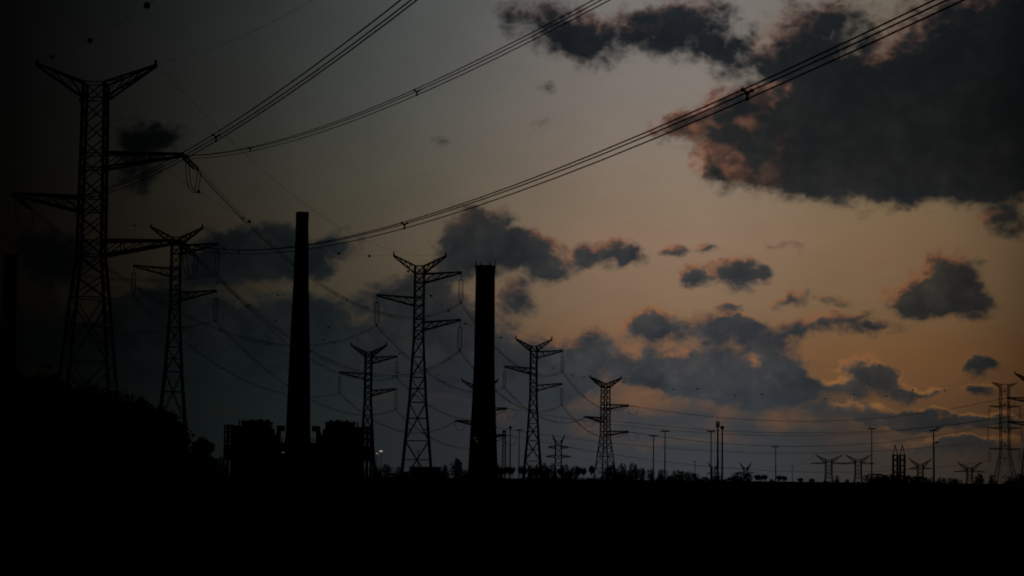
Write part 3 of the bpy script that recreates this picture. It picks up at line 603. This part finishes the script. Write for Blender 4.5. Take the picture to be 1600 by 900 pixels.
# ------------------------------------------------------------------ power station (two boiler units below the slim chimney)
def boiler(cx, sx, label):
    """origin at the chimney side; x grows outwards (sx = -1 left, +1 right); metres"""
    r = empty('boiler_house', (cx, 1100, 0)); r.scale = (1, 1, .965); tag(r, label, 'power plant', 'boiler units beside the slim chimney')
    def boxes(name, lst, m=CLAD, parent=None):
        b = MB()
        for x0, x1, z0, z1, d in lst: b.box((sx*(x0+x1)/2, 0, (z0+z1)/2), (abs(x1-x0), d, z1-z0))
        return put(name, b.mesh(name, m), parent or r)
    boxes('base_hall', [(-1.2, 25.2, 0, 18.3, 24)])
    boxes('transformer_house', [(25.2, 29.8, 9.5, 17.0, 9)])
    hall = boxes('boiler_hall', [(7.5, 21.2, 18.3, 28.6, 15)])
    b = MB(); b.add([(sx*x, y, z) for x, z in ((7.2, 28.5), (7.2, 28.9), (14.3, 29.5), (21.5, 28.9), (21.5, 28.5)) for y in (-7.7, 7.7)],
        [(0, 1, 3, 2), (2, 3, 5, 4), (4, 5, 7, 6), (6, 7, 9, 8), (8, 9, 1, 0), (0, 2, 4, 6, 8), (1, 9, 7, 5, 3)])
    put('roof', b.mesh('roof', CLAD), r)
    b = MB()
    for i in range(18): b.box((sx*(7.9+i*.75), -7.56, 23.4), (.12, .1, 10))
    tag(put('cladding_ribs', b.mesh('cladding_ribs', CLAD), hall), None, kind='stuff')
    for q in ((21.2, 25.2, 18.3, 26.6, 12), (6.2, 7.5, 18.3, 25.4, 10), (4.7, 6.2, 18.3, 22.5, 9)): boxes('side_hall', [q])
    boxes('flue_duct', [(2.6, 4.7, 18.3, 24.4, 3), (.6, 4.6, 24.2, 27.0, 4.2)], STEEL)
    for x, h in ((22.9, 29.0), (21.3, 29.3)):
        b = MB(); b.beam((sx*x, -2, 26), (sx*x, -2, h), .75, 10); b.beam((sx*x, -2, h-.2), (sx*x, -2, h+.2), 1.05, 10)
        put('vent_pipe', b.mesh('vent_pipe', STEEL), r)
    for x in (25.6, 27.6, 29.6):
        for y in (-5, 5):
            b = MB(); b.beam((sx*x, y, 0), (sx*x, y, 27), .55); put('frame_column', b.mesh('frame_column', STEEL), r)
    for z in (26.8, 25.4, 23.9, 20.6, 18.6):
        for y in (-5, 5):
            b = MB(); b.beam((sx*25.2, y, z), (sx*29.9, y, z), .45); put('frame_beam', b.mesh('frame_beam', STEEL), r)
    b = MB(); b.beam((sx*25.6, -5, 18.6), (sx*29.6, -5, 23.9), .25); b.beam((sx*29.6, -5, 18.6), (sx*25.6, -5, 23.9), .25)
    put('frame_cross_brace', b.mesh('frame_cross_brace', STEEL), r)
    for x, w, z1 in ((9.5, 1.6, 29.7), (13.0, 2.4, 29.9), (17.4, 1.3, 29.8)):
        b = MB(); b.box((sx*x, 2, (29+z1)/2), (w, 2, z1-29)); b.beam((sx*x, 2, z1), (sx*x, 2, z1+.5), w*.8, 10); put('roof_ventilator', b.mesh('roof_ventilator', STEEL), r)
    for x, z1 in ((.2, 20.6), (1.6, 19.9), (3.0, 21.2), (5.4, 23.6)):
        b = MB(); b.beam((sx*x, -4, 18), (sx*x, -4, z1), .5, 8); b.beam((sx*x, -4, z1), (sx*(x+1.5), -4, z1), .4, 8); put('pipe', b.mesh('pipe', STEEL), r)
    b = MB()
    for i in range(19): b.beam((sx*(7.6+i*.75), -7.4, 28.9), (sx*(7.6+i*.75), -7.4, 29.9), .06)
    b.beam((sx*7.6, -7.4, 29.85), (sx*21.1, -7.4, 29.85), .07); put('roof_railing', b.mesh('roof_railing', STEEL), r)
    return r
boiler(-109.76, -1, 'left boiler house of the power station with open steel frame at its outer end')
boiler(-97.70, 1, 'right boiler house of the power station behind the small pylon')

# ------------------------------------------------------------------ masts and lamp posts
def mast(x, y, h, label, kind, group=None, lean=0):
    nm = {'flood': 'floodlight_mast', 'two': 'floodlight_mast', 'antenna': 'antenna_mast', 'ball': 'steel_mast', 'lattice': 'lattice_mast', 'lamp': 'street_lamp', 'thin': 'utility_pole'}[kind]
    r = empty(nm, (x, y, 0)); tag(r, label, {'flood': 'light mast', 'two': 'light mast', 'antenna': 'antenna mast', 'ball': 'mast', 'lattice': 'mast', 'lamp': 'street lamp', 'thin': 'pole'}[kind], group)
    w = {'antenna': .75, 'ball': .66, 'lattice': 0, 'flood': .5, 'two': .75, 'lamp': .28, 'thin': .35}[kind]*1.0
    if kind == 'lattice':
        s = .75; cs = [(-s, -s), (s, -s), (s, s), (-s, s)]; b = MB()
        for cx, cy in cs: put('leg', (lambda q: (q.beam((cx, cy, 0), (cx*.75, cy*.75, h), .3), q.mesh('leg', STEEL))[1])(MB()), r)
        n = int(h/1.5)
        for i in range(n):
            for j in range(4):
                (ax, ay), (bx, by) = cs[j], cs[(j+1) % 4]; k0 = 1-.25*i/n; k1 = 1-.25*(i+1)/n
                b.beam((ax*k0, ay*k0, h*i/n), (bx*k1, by*k1, h*(i+1)/n), .16)
        tag(put('bracing', b.mesh('bracing', STEEL), r), None, kind='stuff')
        m = MB(); m.box((0, 0, h+.5), (1.6, 1.6, 1.0)); put('head', m.mesh('head', STEEL), r); return r
    m = MB(); m.beam((0, 0, 0), (0, 0, h), w, 10, w*.62); put('pole', m.mesh('pole', STEEL), r)
    m = MB(); m.box((0, 0, .12), (w*2.2, w*2.2, .24)); put('base_plate', m.mesh('base_plate', STEEL), r)
    if kind in ('flood', 'two'):
        m = MB(); m.lathe([(.2, h-.1), (.75, h), (.75, h+.15), (.2, h+.25)], 14); ring = put('headframe', m.mesh('headframe', STEEL), r)
        for k in range(6):
            a = k*math.pi/3; m = MB(); m.box((1.1*math.cos(a), .8*math.sin(a), h+.02), (.75, .5, .42)); put('floodlight', m.mesh('floodlight', STEEL), ring)
        if kind == 'two':
            for dx, hh in ((1.3, h+.75), (1.0, h*.79)):
                m = MB(); m.beam((0, 0, hh-.3), (dx, 0, hh), .25); m.box((dx+.3, 0, hh+.1), (1.2, .7, .5)); put('side_floodlight', m.mesh('side_floodlight', STEEL), r)
    if kind == 'antenna':
        for k in range(3):
            a = k*2.1+.4; m = MB(); m.box((.5*math.cos(a), .5*math.sin(a), h-.4), (.3, .3, 1.9)); put('antenna_panel', m.mesh('antenna_panel', STEEL), r)
        m = MB(); m.beam((0, 0, h-.2), (0, 0, h+1.6), .2, 6, .1); put('whip_aerial', m.mesh('whip_aerial', STEEL), r)
    if kind == 'ball':
        m = MB(); m.lathe([(.3, h-.5), (.55, h-.35), (.7, h), (.5, h+.4), (.2, h+.6)], 12); put('head', m.mesh('head', STEEL), r)
    if kind == 'thin':
        m = MB(); m.box((0, 0, h-.1), (1.4, .25, .22)); put('crossbar', m.mesh('crossbar', STEEL), r)
    return r
mast(48.50, 760, 16.50, 'light mast with flat head, left one of the close pair right of the stocky pylon', 'flood')
mast(52.40, 760, 18.06, 'taller light mast, right one of the close pair right of the stocky pylon', 'flood')
mast(69.78, 780, 18.67, 'slim flat-headed light mast just left of the thick antenna mast', 'flood')
mast(64.71, 700, 19.54, 'thickest mast, with a wide antenna head, in the cluster of three', 'antenna')
mast(66.11, 700, 18.16, 'thick round-headed mast at the right of the cluster of three', 'ball')
mast(106.42, 900, 15.42, 'short lone light mast right of the dark mound', 'flood')
mast(128.80, 800, 20.66, 'tall lone flat-headed light mast left of the twin spires', 'flood')
mast(150.91, 800, 20.23, 'light mast with two heads and a lower side lamp, right of the twin spires', 'two')
mast(3.58, 900, 20.92, 'slim light mast between the thick chimney and the nearest pylon to its right', 'flood')
mast(-0.02, 900, 21.90, 'dark round-topped mast just right of the thick chimney', 'ball')
mast(-2.53, 930, 20.43, 'stubby lattice mast tight against the right side of the thick chimney', 'lattice')
mast(74.13, 900, 9.18, 'tiny pole with a crossbar above the hedge left of the mast cluster', 'thin')
mast(-28.68, 700, 9.92, 'thin pole seen between the legs of the middle pylon', 'thin')
mast(138.22, 1100, 9.19, 'tiny faint pole with a crossbar right of the short lone light mast', 'thin')
def lit_lamp(x, y, h, label, m_, rad):
    r = empty('street_lamp', (x, y, 0)); tag(r, label, 'street lamp', 'lit lamps near the power station')
    m = MB(); m.beam((0, 0, 0), (0, 0, h), .34, 8, .24); put('pole', m.mesh('pole', STEEL), r)
    m = MB(); m.box((0, .05, h+rad*.9), (1.4, .5, .25)); put('lamp_housing', m.mesh('lamp_housing', STEEL), r)
    m = MB(); m.lathe([(rad*math.sin(math.pi*i/8)+.003, h-.05-rad*.4*math.cos(math.pi*i/8)+rad*.3) for i in range(9)], 12, (0, -.35, 0)); put('lamp_glass', m.mesh('lamp_glass', m_, True), r)
lit_lamp(-51.77, 900, 11.72, 'brighter lit lamp on a post right of the power station', LAMPW, .62)
lit_lamp(-53.31, 900, 10.80, 'dimmer lower lit lamp just left of the bright one', LAMPD, .55)
lit_lamp(-108.10, 1070, 12.47, 'faint lit lamp in front of the power station left of the slim chimney', BULB, .7)

# ------------------------------------------------------------------ vegetation
def leaf_mesh(name, clumps, n, size, m, aspect=1.6, shell=.55, zs=1.0):
    c = np.array(clumps); vol = (c[:, 3]*c[:, 4]*c[:, 5])**(2/3); k = rng.choice(len(c), n, p=vol/vol.sum())
    d = rng.normal(size=(n, 3)); d /= np.linalg.norm(d, axis=1)[:, None]
    rr = shell + (1-shell)*rng.random(n)**.5; rr *= 1 + .13*np.sin(d[:, 0]*7+k)*np.sin(d[:, 2]*6+2*k) + rng.normal(size=n)*.05
    p = c[k, :3] + d*rr[:, None]*c[k, 3:6]; p[:, 2] = np.abs(p[:, 2])
    u = rng.normal(size=(n, 3)); u /= np.linalg.norm(u, axis=1)[:, None]
    w = np.cross(u, rng.normal(size=(n, 3))); w /= np.linalg.norm(w, axis=1)[:, None]
    s = size*(.55 + .9*rng.random(n))[:, None]
    u[:, 2] *= zs; w[:, 2] *= zs
    v = np.stack([p - u*s*aspect, p + w*s*.6, p + u*s*aspect, p - w*s*.6], 1).reshape(-1, 3)
    me = bpy.data.meshes.new(name); me.from_pydata(v.tolist(), [], np.arange(4*n).reshape(-1, 4).tolist()); me.materials.append(m)
    return me
def trunk_mesh(h, r, forks, lean=0.0):
    m = MB(); m.tube([(0, 0, -.2), (lean*.3, 0, h*.4), (lean, .05, h)], [r, r*.8, r*.6], 8)
    for a, l, z in forks:
        m.tube([(lean*z, 0, h*z), (lean+math.cos(a)*l*.5, math.sin(a)*l*.5, h*z+l*.5), (lean+math.cos(a)*l, math.sin(a)*l, h*z+l*1.1)], [r*.5, r*.35, r*.12], 6)
    return m.mesh('trunk', BARK, True)
# unit crowns about one metre high and two wide, scaled per tree
def rand_clumps(n, lo=.1):
    out = [(0, 0, .42, .62, .62, .42)]
    for i in range(n):
        a = rng.random()*6.28; q = .35 + .4*rng.random(); z = lo + (.78-lo)*rng.random()*(1.12-q*.55)
        s = .16 + .16*rng.random(); out.append((math.cos(a)*q, math.sin(a)*q, z, s*1.1, s*1.1, s*.85))
    return out
MID = [leaf_mesh('crown', rand_clumps(13), 2300, .05, LEAF, zs=.45) for _ in range(4)]
LOL = [leaf_mesh('crown', [(0, 0, .8, .3, .3, .26)] + [(.22*math.cos(a), .22*math.sin(a), .78+.1*rng.random(), .17, .17, .15) for a in (0, 1.3, 2.5, 3.8, 5)], 420, .06, PALM, shell=.2, zs=.6) for _ in range(3)]
TRB = trunk_mesh(.6, .05, [(.5, .3, .5), (2.6, .28, .6), (4.4, .3, .55)])
TRL = trunk_mesh(.85, .035, [(.5, .1, .8), (3, .1, .85)])
def plant(name, x, y, hw, h, label, cat, crowns, tr, group, i):
    r = empty(name, (x, y, 0), rng.random()*6.28); tag(r, label, cat, group)
    S = Matrix.Diagonal((hw, hw, h, 1))
    put('crown', crowns[i % len(crowns)], r, S); put('trunk', tr, r, S)
    return r
def near_tree(name, x, y, hw, h, label, cat):
    r = empty(name, (x, y, 0)); tag(r, label, cat, 'dark trees at the left')
    cl = [(0, 0, h*.4, hw*.75, hw*.75, h*.42)]
    for i in range(26):
        a = rng.random()*6.28; q = hw*(.3 + .55*rng.random()); t = 1 - (q/hw/1.15)**2
        z = h*(.15 + .72*t*(.35 + .65*rng.random())); s = h*(.10 + .07*rng.random()); cl.append((math.cos(a)*q, math.sin(a)*q, z, s*1.3, s*1.3, s))
    for i in range(9):
        a = rng.random()*6.28; q = hw*.35*rng.random(); s = h*(.10 + .05*rng.random()); cl.append((math.cos(a)*q, math.sin(a)*q, h*.93 - s, s*1.4, s*1.4, s))
    for i in range(34):                                   # loose sprays breaking the outline
        a = rng.random()*6.28; e = 1.45*rng.random(); k = .95 + .1*rng.random(); s = h*(.022 + .03*rng.random())
        cl.append((math.cos(a)*math.cos(e)*hw*.8*k, math.sin(a)*math.cos(e)*hw*.8*k, h*(.38 + .56*math.sin(e))*k, s*1.2, s*1.2, s*1.5))
    put('crown', leaf_mesh('crown', cl, 10000, .085, LEAF), r)
    put('trunk', trunk_mesh(h*.6, h*.03, [(.5, h*.25, .5), (2.6, h*.25, .6), (4.4, h*.28, .55)]), r)
near_tree('tree', -23.74, 105, 3.45, 7.03, 'largest dark leafy tree filling the lower left corner', 'tree')
near_tree('tree', -23.45, 112, 2.72, 6.95, 'dark leafy tree between the corner tree and the tall left pylon', 'tree')
near_tree('tree', -22.80, 118, 2.36, 6.45, 'dark rounded tree hiding the left foot of the tall left pylon', 'tree')
near_tree('tree', -22.25, 124, 2.27, 6.42, 'dark rounded tree hiding the right foot of the tall left pylon', 'tree')
near_tree('tree', -21.83, 130, 2.23, 6.26, 'dark leafy tree midway between the feet of the two left pylons', 'tree')
near_tree('tree', -21.74, 138, 1.34, 6.09, "dark leafy tree just left of the second left pylon's foot", 'tree')
near_tree('tree', -22.71, 150, 0.86, 5.66, 'dark tree covering the foot of the second left pylon', 'tree')
near_tree('tree', -28.82, 210, 1.14, 5.25, 'small lone dark tree between the second left pylon and the power station', 'tree')
near_tree('bush', -27.35, 190, 0.98, 3.76, 'low dark bush left of the small lone tree', 'bush')
near_tree('bush', -19.73, 90, 3.09, 4.47, 'low wide dark bush in front of the corner tree', 'bush')
near_tree('bush', -19.05, 100, 2.86, 4.10, "low wide dark bush in front of the tall left pylon's foot", 'bush')
near_tree('bush', -18.27, 110, 1.95, 3.84, "low wide dark bush in front of the second left pylon's foot", 'bush')
plant('bush', -64.37, 500, 2.00, 6.87, 'low bush at the left foot of the power station', 'bush', MID, TRB, 'bushes and trees along the skyline', 0)
plant('bush', -30.44, 560, 1.44, 5.80, 'small round bush right of the lit lamps', 'bush', MID, TRB, 'bushes and trees along the skyline', 1)
plant('bush', -32.98, 560, 1.60, 5.15, 'small bush below the lit lamps', 'bush', MID, TRB, 'bushes and trees along the skyline', 2)
plant('bush', -27.88, 560, 1.92, 5.02, 'low bush at the left foot of the middle pylon', 'bush', MID, TRB, 'bushes and trees along the skyline', 3)
plant('bush', -16.08, 560, 1.44, 5.80, 'small bush right of the low flat shed', 'bush', MID, TRB, 'bushes and trees along the skyline', 4)
plant('tree', -13.23, 560, 2.08, 7.68, 'dark shaggy tree just left of the thick chimney', 'tree', MID, TRB, 'bushes and trees along the skyline', 5)
plant('bush', -11.69, 580, 1.49, 4.74, 'low bush touching the left side of the thick chimney', 'bush', MID, TRB, 'bushes and trees along the skyline', 6)
plant('bush', -3.26, 640, 1.10, 6.77, 'small bush touching the right side of the thick chimney', 'bush', MID, TRB, 'bushes and trees along the skyline', 7)
plant('bush', 6.04, 640, 1.65, 6.68, 'round bush left of the foot of the pylon right of the thick chimney', 'bush', MID, TRB, 'bushes and trees along the skyline', 8)
plant('bush', 8.36, 650, 1.49, 6.54, 'round bush right of the foot of the pylon right of the thick chimney', 'bush', MID, TRB, 'bushes and trees along the skyline', 9)
plant('bush', 9.83, 650, 1.67, 7.75, 'taller round bush left of the crossed-horn pylon', 'bush', MID, TRB, 'bushes and trees along the skyline', 10)
plant('bush', 12.06, 650, 1.86, 7.31, 'round bush hiding the foot of the crossed-horn pylon', 'bush', MID, TRB, 'bushes and trees along the skyline', 11)
plant('bush', 16.38, 660, 2.07, 7.20, 'round bush just right of the crossed-horn pylon', 'bush', MID, TRB, 'bushes and trees along the skyline', 12)
plant('bush', 18.83, 660, 1.89, 6.52, 'round bush left of the two lone palms', 'bush', MID, TRB, 'bushes and trees along the skyline', 13)
plant('tree', 27.93, 620, 2.83, 7.08, 'dense dark tree at the foot of the stocky pylon', 'tree', MID, TRB, 'bushes and trees along the skyline', 14)
plant('tree', 31.43, 630, 2.16, 7.43, "dark rounded tree second right of the stocky pylon's foot", 'tree', MID, TRB, 'bushes and trees along the skyline', 15)
plant('tree', 34.30, 630, 1.98, 7.70, "pointed dark tree third right of the stocky pylon's foot", 'tree', MID, TRB, 'bushes and trees along the skyline', 16)
plant('bush', 36.46, 630, 2.16, 5.90, 'low bush right of the pointed dark tree', 'bush', MID, TRB, 'bushes and trees along the skyline', 17)
plant('tree', 38.88, 620, 1.24, 5.89, 'narrow dark tree at the foot of the first light mast pair', 'tree', MID, TRB, 'bushes and trees along the skyline', 18)
plant('bush', 41.05, 600, 2.40, 5.38, 'clipped hedge section right under the light mast pair', 'bush', MID, TRB, 'bushes and trees along the skyline', 19)
plant('bush', 44.64, 600, 3.09, 5.22, 'long dark hedge section right of the light mast pair', 'bush', MID, TRB, 'bushes and trees along the skyline', 20)
plant('bush', 48.40, 600, 2.74, 4.62, 'sloping end of the dark hedge before the mast cluster', 'bush', MID, TRB, 'bushes and trees along the skyline', 21)
plant('bush', 51.82, 600, 2.40, 3.36, 'low tail of the dark hedge left of the mast cluster', 'bush', MID, TRB, 'bushes and trees along the skyline', 22)
plant('bush', 55.58, 600, 2.74, 3.85, 'low bush at the foot of the three-mast cluster', 'bush', MID, TRB, 'bushes and trees along the skyline', 23)
plant('bush', 61.55, 600, 4.46, 4.81, 'broad dark mound of scrub right of the three-mast cluster', 'bush', MID, TRB, 'bushes and trees along the skyline', 24)
plant('bush', 74.59, 640, 0.91, 2.79, 'tiny bush left of the short lone light mast', 'bush', MID, TRB, 'bushes and trees along the skyline', 25)
plant('bush', 89.90, 640, 0.91, 2.54, 'tiny bush below the left gull-winged pylon', 'bush', MID, TRB, 'bushes and trees along the skyline', 26)
plant('tree', 93.18, 640, 1.01, 4.22, 'upright tiny tree between the gull-winged pair', 'tree', MID, TRB, 'bushes and trees along the skyline', 27)
plant('bush', 95.91, 640, 1.10, 3.09, 'tiny round bush right of the upright tiny tree', 'bush', MID, TRB, 'bushes and trees along the skyline', 28)
plant('bush', 96.21, 560, 9.28, 4.58, 'wide dark mound of scrub under the twin spires', 'bush', MID, TRB, 'bushes and trees along the skyline', 29)
plant('bush', 92.22, 560, 4.80, 3.71, 'left shoulder of scrub under the twin spires', 'bush', MID, TRB, 'bushes and trees along the skyline', 30)
plant('bush', 102.58, 560, 4.16, 3.86, 'right shoulder of scrub under the twin spires', 'bush', MID, TRB, 'bushes and trees along the skyline', 31)
plant('bush', 115.04, 600, 2.06, 3.84, 'bush at the foot of the double-headed light mast', 'bush', MID, TRB, 'bushes and trees along the skyline', 32)
plant('bush', 118.79, 600, 2.40, 3.67, 'bush right of the double-headed light mast', 'bush', MID, TRB, 'bushes and trees along the skyline', 33)
plant('tree', 125.29, 600, 1.54, 5.51, 'small dark tree left of the three-armed pylon', 'tree', MID, TRB, 'bushes and trees along the skyline', 34)
plant('tree', 128.88, 600, 1.37, 4.91, 'small dark tree at the left foot of the three-armed pylon', 'tree', MID, TRB, 'bushes and trees along the skyline', 35)
plant('bush', 133.83, 600, 2.40, 4.33, 'low bush at the right foot of the three-armed pylon', 'bush', MID, TRB, 'bushes and trees along the skyline', 36)
plant('bush', 136.91, 600, 2.06, 5.24, 'dark bush at the right edge of the skyline', 'bush', MID, TRB, 'bushes and trees along the skyline', 37)
plant('bush', -41.00, 520, 8.91, 5.17, 'long low scrub in front of the power station, right half', 'bush', MID, TRB, 'bushes and trees along the skyline', 38)
plant('bush', -55.81, 520, 10.40, 5.33, 'long low scrub in front of the power station, left half', 'bush', MID, TRB, 'bushes and trees along the skyline', 39)
plant('bush', -5.43, 520, 8.91, 2.47, 'low scrub in front of the thick chimney', 'bush', MID, TRB, 'bushes and trees along the skyline', 40)
plant('bush', -20.25, 520, 8.91, 3.77, 'low scrub in front of the middle pylon', 'bush', MID, TRB, 'bushes and trees along the skyline', 41)
plant('bush', 11.70, 560, 9.60, 2.54, 'low scrub before the palm row, left half', 'bush', MID, TRB, 'bushes and trees along the skyline', 42)
plant('bush', 26.04, 560, 9.60, 2.55, 'low scrub before the stocky pylon', 'bush', MID, TRB, 'bushes and trees along the skyline', 43)
plant('palm_tree', -2.36, 600, 2.40, 4.56, 'first lollipop palm from the left in the row right of the thick chimney', 'palm', LOL, TRL, 'palms along the skyline', 0)
plant('palm_tree', -1.51, 600, 2.40, 4.40, 'second lollipop palm from the left in the row right of the thick chimney', 'palm', LOL, TRL, 'palms along the skyline', 1)
plant('palm_tree', -0.48, 600, 2.40, 4.76, 'third lollipop palm from the left in the row right of the thick chimney', 'palm', LOL, TRL, 'palms along the skyline', 2)
plant('palm_tree', 0.54, 600, 2.40, 4.60, 'fourth lollipop palm from the left in the row right of the thick chimney', 'palm', LOL, TRL, 'palms along the skyline', 3)
plant('palm_tree', 2.93, 600, 2.40, 4.80, 'fifth lollipop palm from the left in the row right of the thick chimney', 'palm', LOL, TRL, 'palms along the skyline', 4)
plant('palm_tree', 3.96, 600, 2.40, 4.47, 'sixth lollipop palm from the left in the row right of the thick chimney', 'palm', LOL, TRL, 'palms along the skyline', 5)
plant('palm_tree', 7.04, 600, 2.40, 4.33, 'seventh lollipop palm from the left in the row right of the thick chimney', 'palm', LOL, TRL, 'palms along the skyline', 6)
plant('palm_tree', 10.11, 600, 2.40, 4.54, 'eighth lollipop palm from the left in the row right of the thick chimney', 'palm', LOL, TRL, 'palms along the skyline', 7)
plant('palm_tree', 13.36, 600, 2.40, 4.40, 'ninth lollipop palm from the left in the row right of the thick chimney', 'palm', LOL, TRL, 'palms along the skyline', 8)
plant('palm_tree', 18.49, 600, 2.06, 4.80, 'tenth lollipop palm from the left in the row right of the thick chimney', 'palm', LOL, TRL, 'palms along the skyline', 9)
plant('palm_tree', 19.68, 600, 2.23, 4.64, 'left one of two lone palms left of the stocky pylon', 'palm', LOL, TRL, 'palms along the skyline', 1)
plant('palm_tree', 21.81, 600, 2.23, 5.18, 'right one of two lone palms left of the stocky pylon', 'palm', LOL, TRL, 'palms along the skyline', 2)
plant('palm_tree', 66.00, 600, 2.23, 3.29, 'left palm of the trio right of the dark mound', 'palm', LOL, TRL, 'palms along the skyline', 3)
plant('palm_tree', 66.94, 600, 2.23, 3.13, 'middle palm of the trio right of the dark mound', 'palm', LOL, TRL, 'palms along the skyline', 4)
plant('palm_tree', 68.05, 600, 2.23, 3.32, 'right palm of the trio right of the dark mound', 'palm', LOL, TRL, 'palms along the skyline', 5)
plant('palm_tree', 71.89, 600, 2.23, 3.19, 'left palm of the pair right of the short lone light mast', 'palm', LOL, TRL, 'palms along the skyline', 6)
plant('palm_tree', 73.26, 600, 2.23, 3.04, 'right palm of the pair right of the short lone light mast', 'palm', LOL, TRL, 'palms along the skyline', 7)
plant('palm_tree', 77.62, 600, 2.23, 2.57, 'lone stubby palm left of the gull-winged pair', 'palm', LOL, TRL, 'palms along the skyline', 8)
plant('palm_tree', 80.61, 600, 2.23, 2.44, 'second lone stubby palm, nearest the left gull-winged pylon', 'palm', LOL, TRL, 'palms along the skyline', 9)
# low shed beside the middle pylon
sh = empty('shed', (-22.52, 600, 0)); tag(sh, 'low flat-roofed shed right of the middle pylon\'s foot', 'shed')
m = MB(); m.box((0, 0, 2.10), (8.20, 6, 4.21)); put('wall', m.mesh('wall', CONC), sh)
m = MB(); m.box((0, 0, 4.34), (8.70, 6.4, .25)); put('roof', m.mesh('roof', CLAD), sh)
m = MB(); m.box((0, -3.03, 1.05), (1, .08, 2.1)); put('door', m.mesh('door', STEEL), sh)
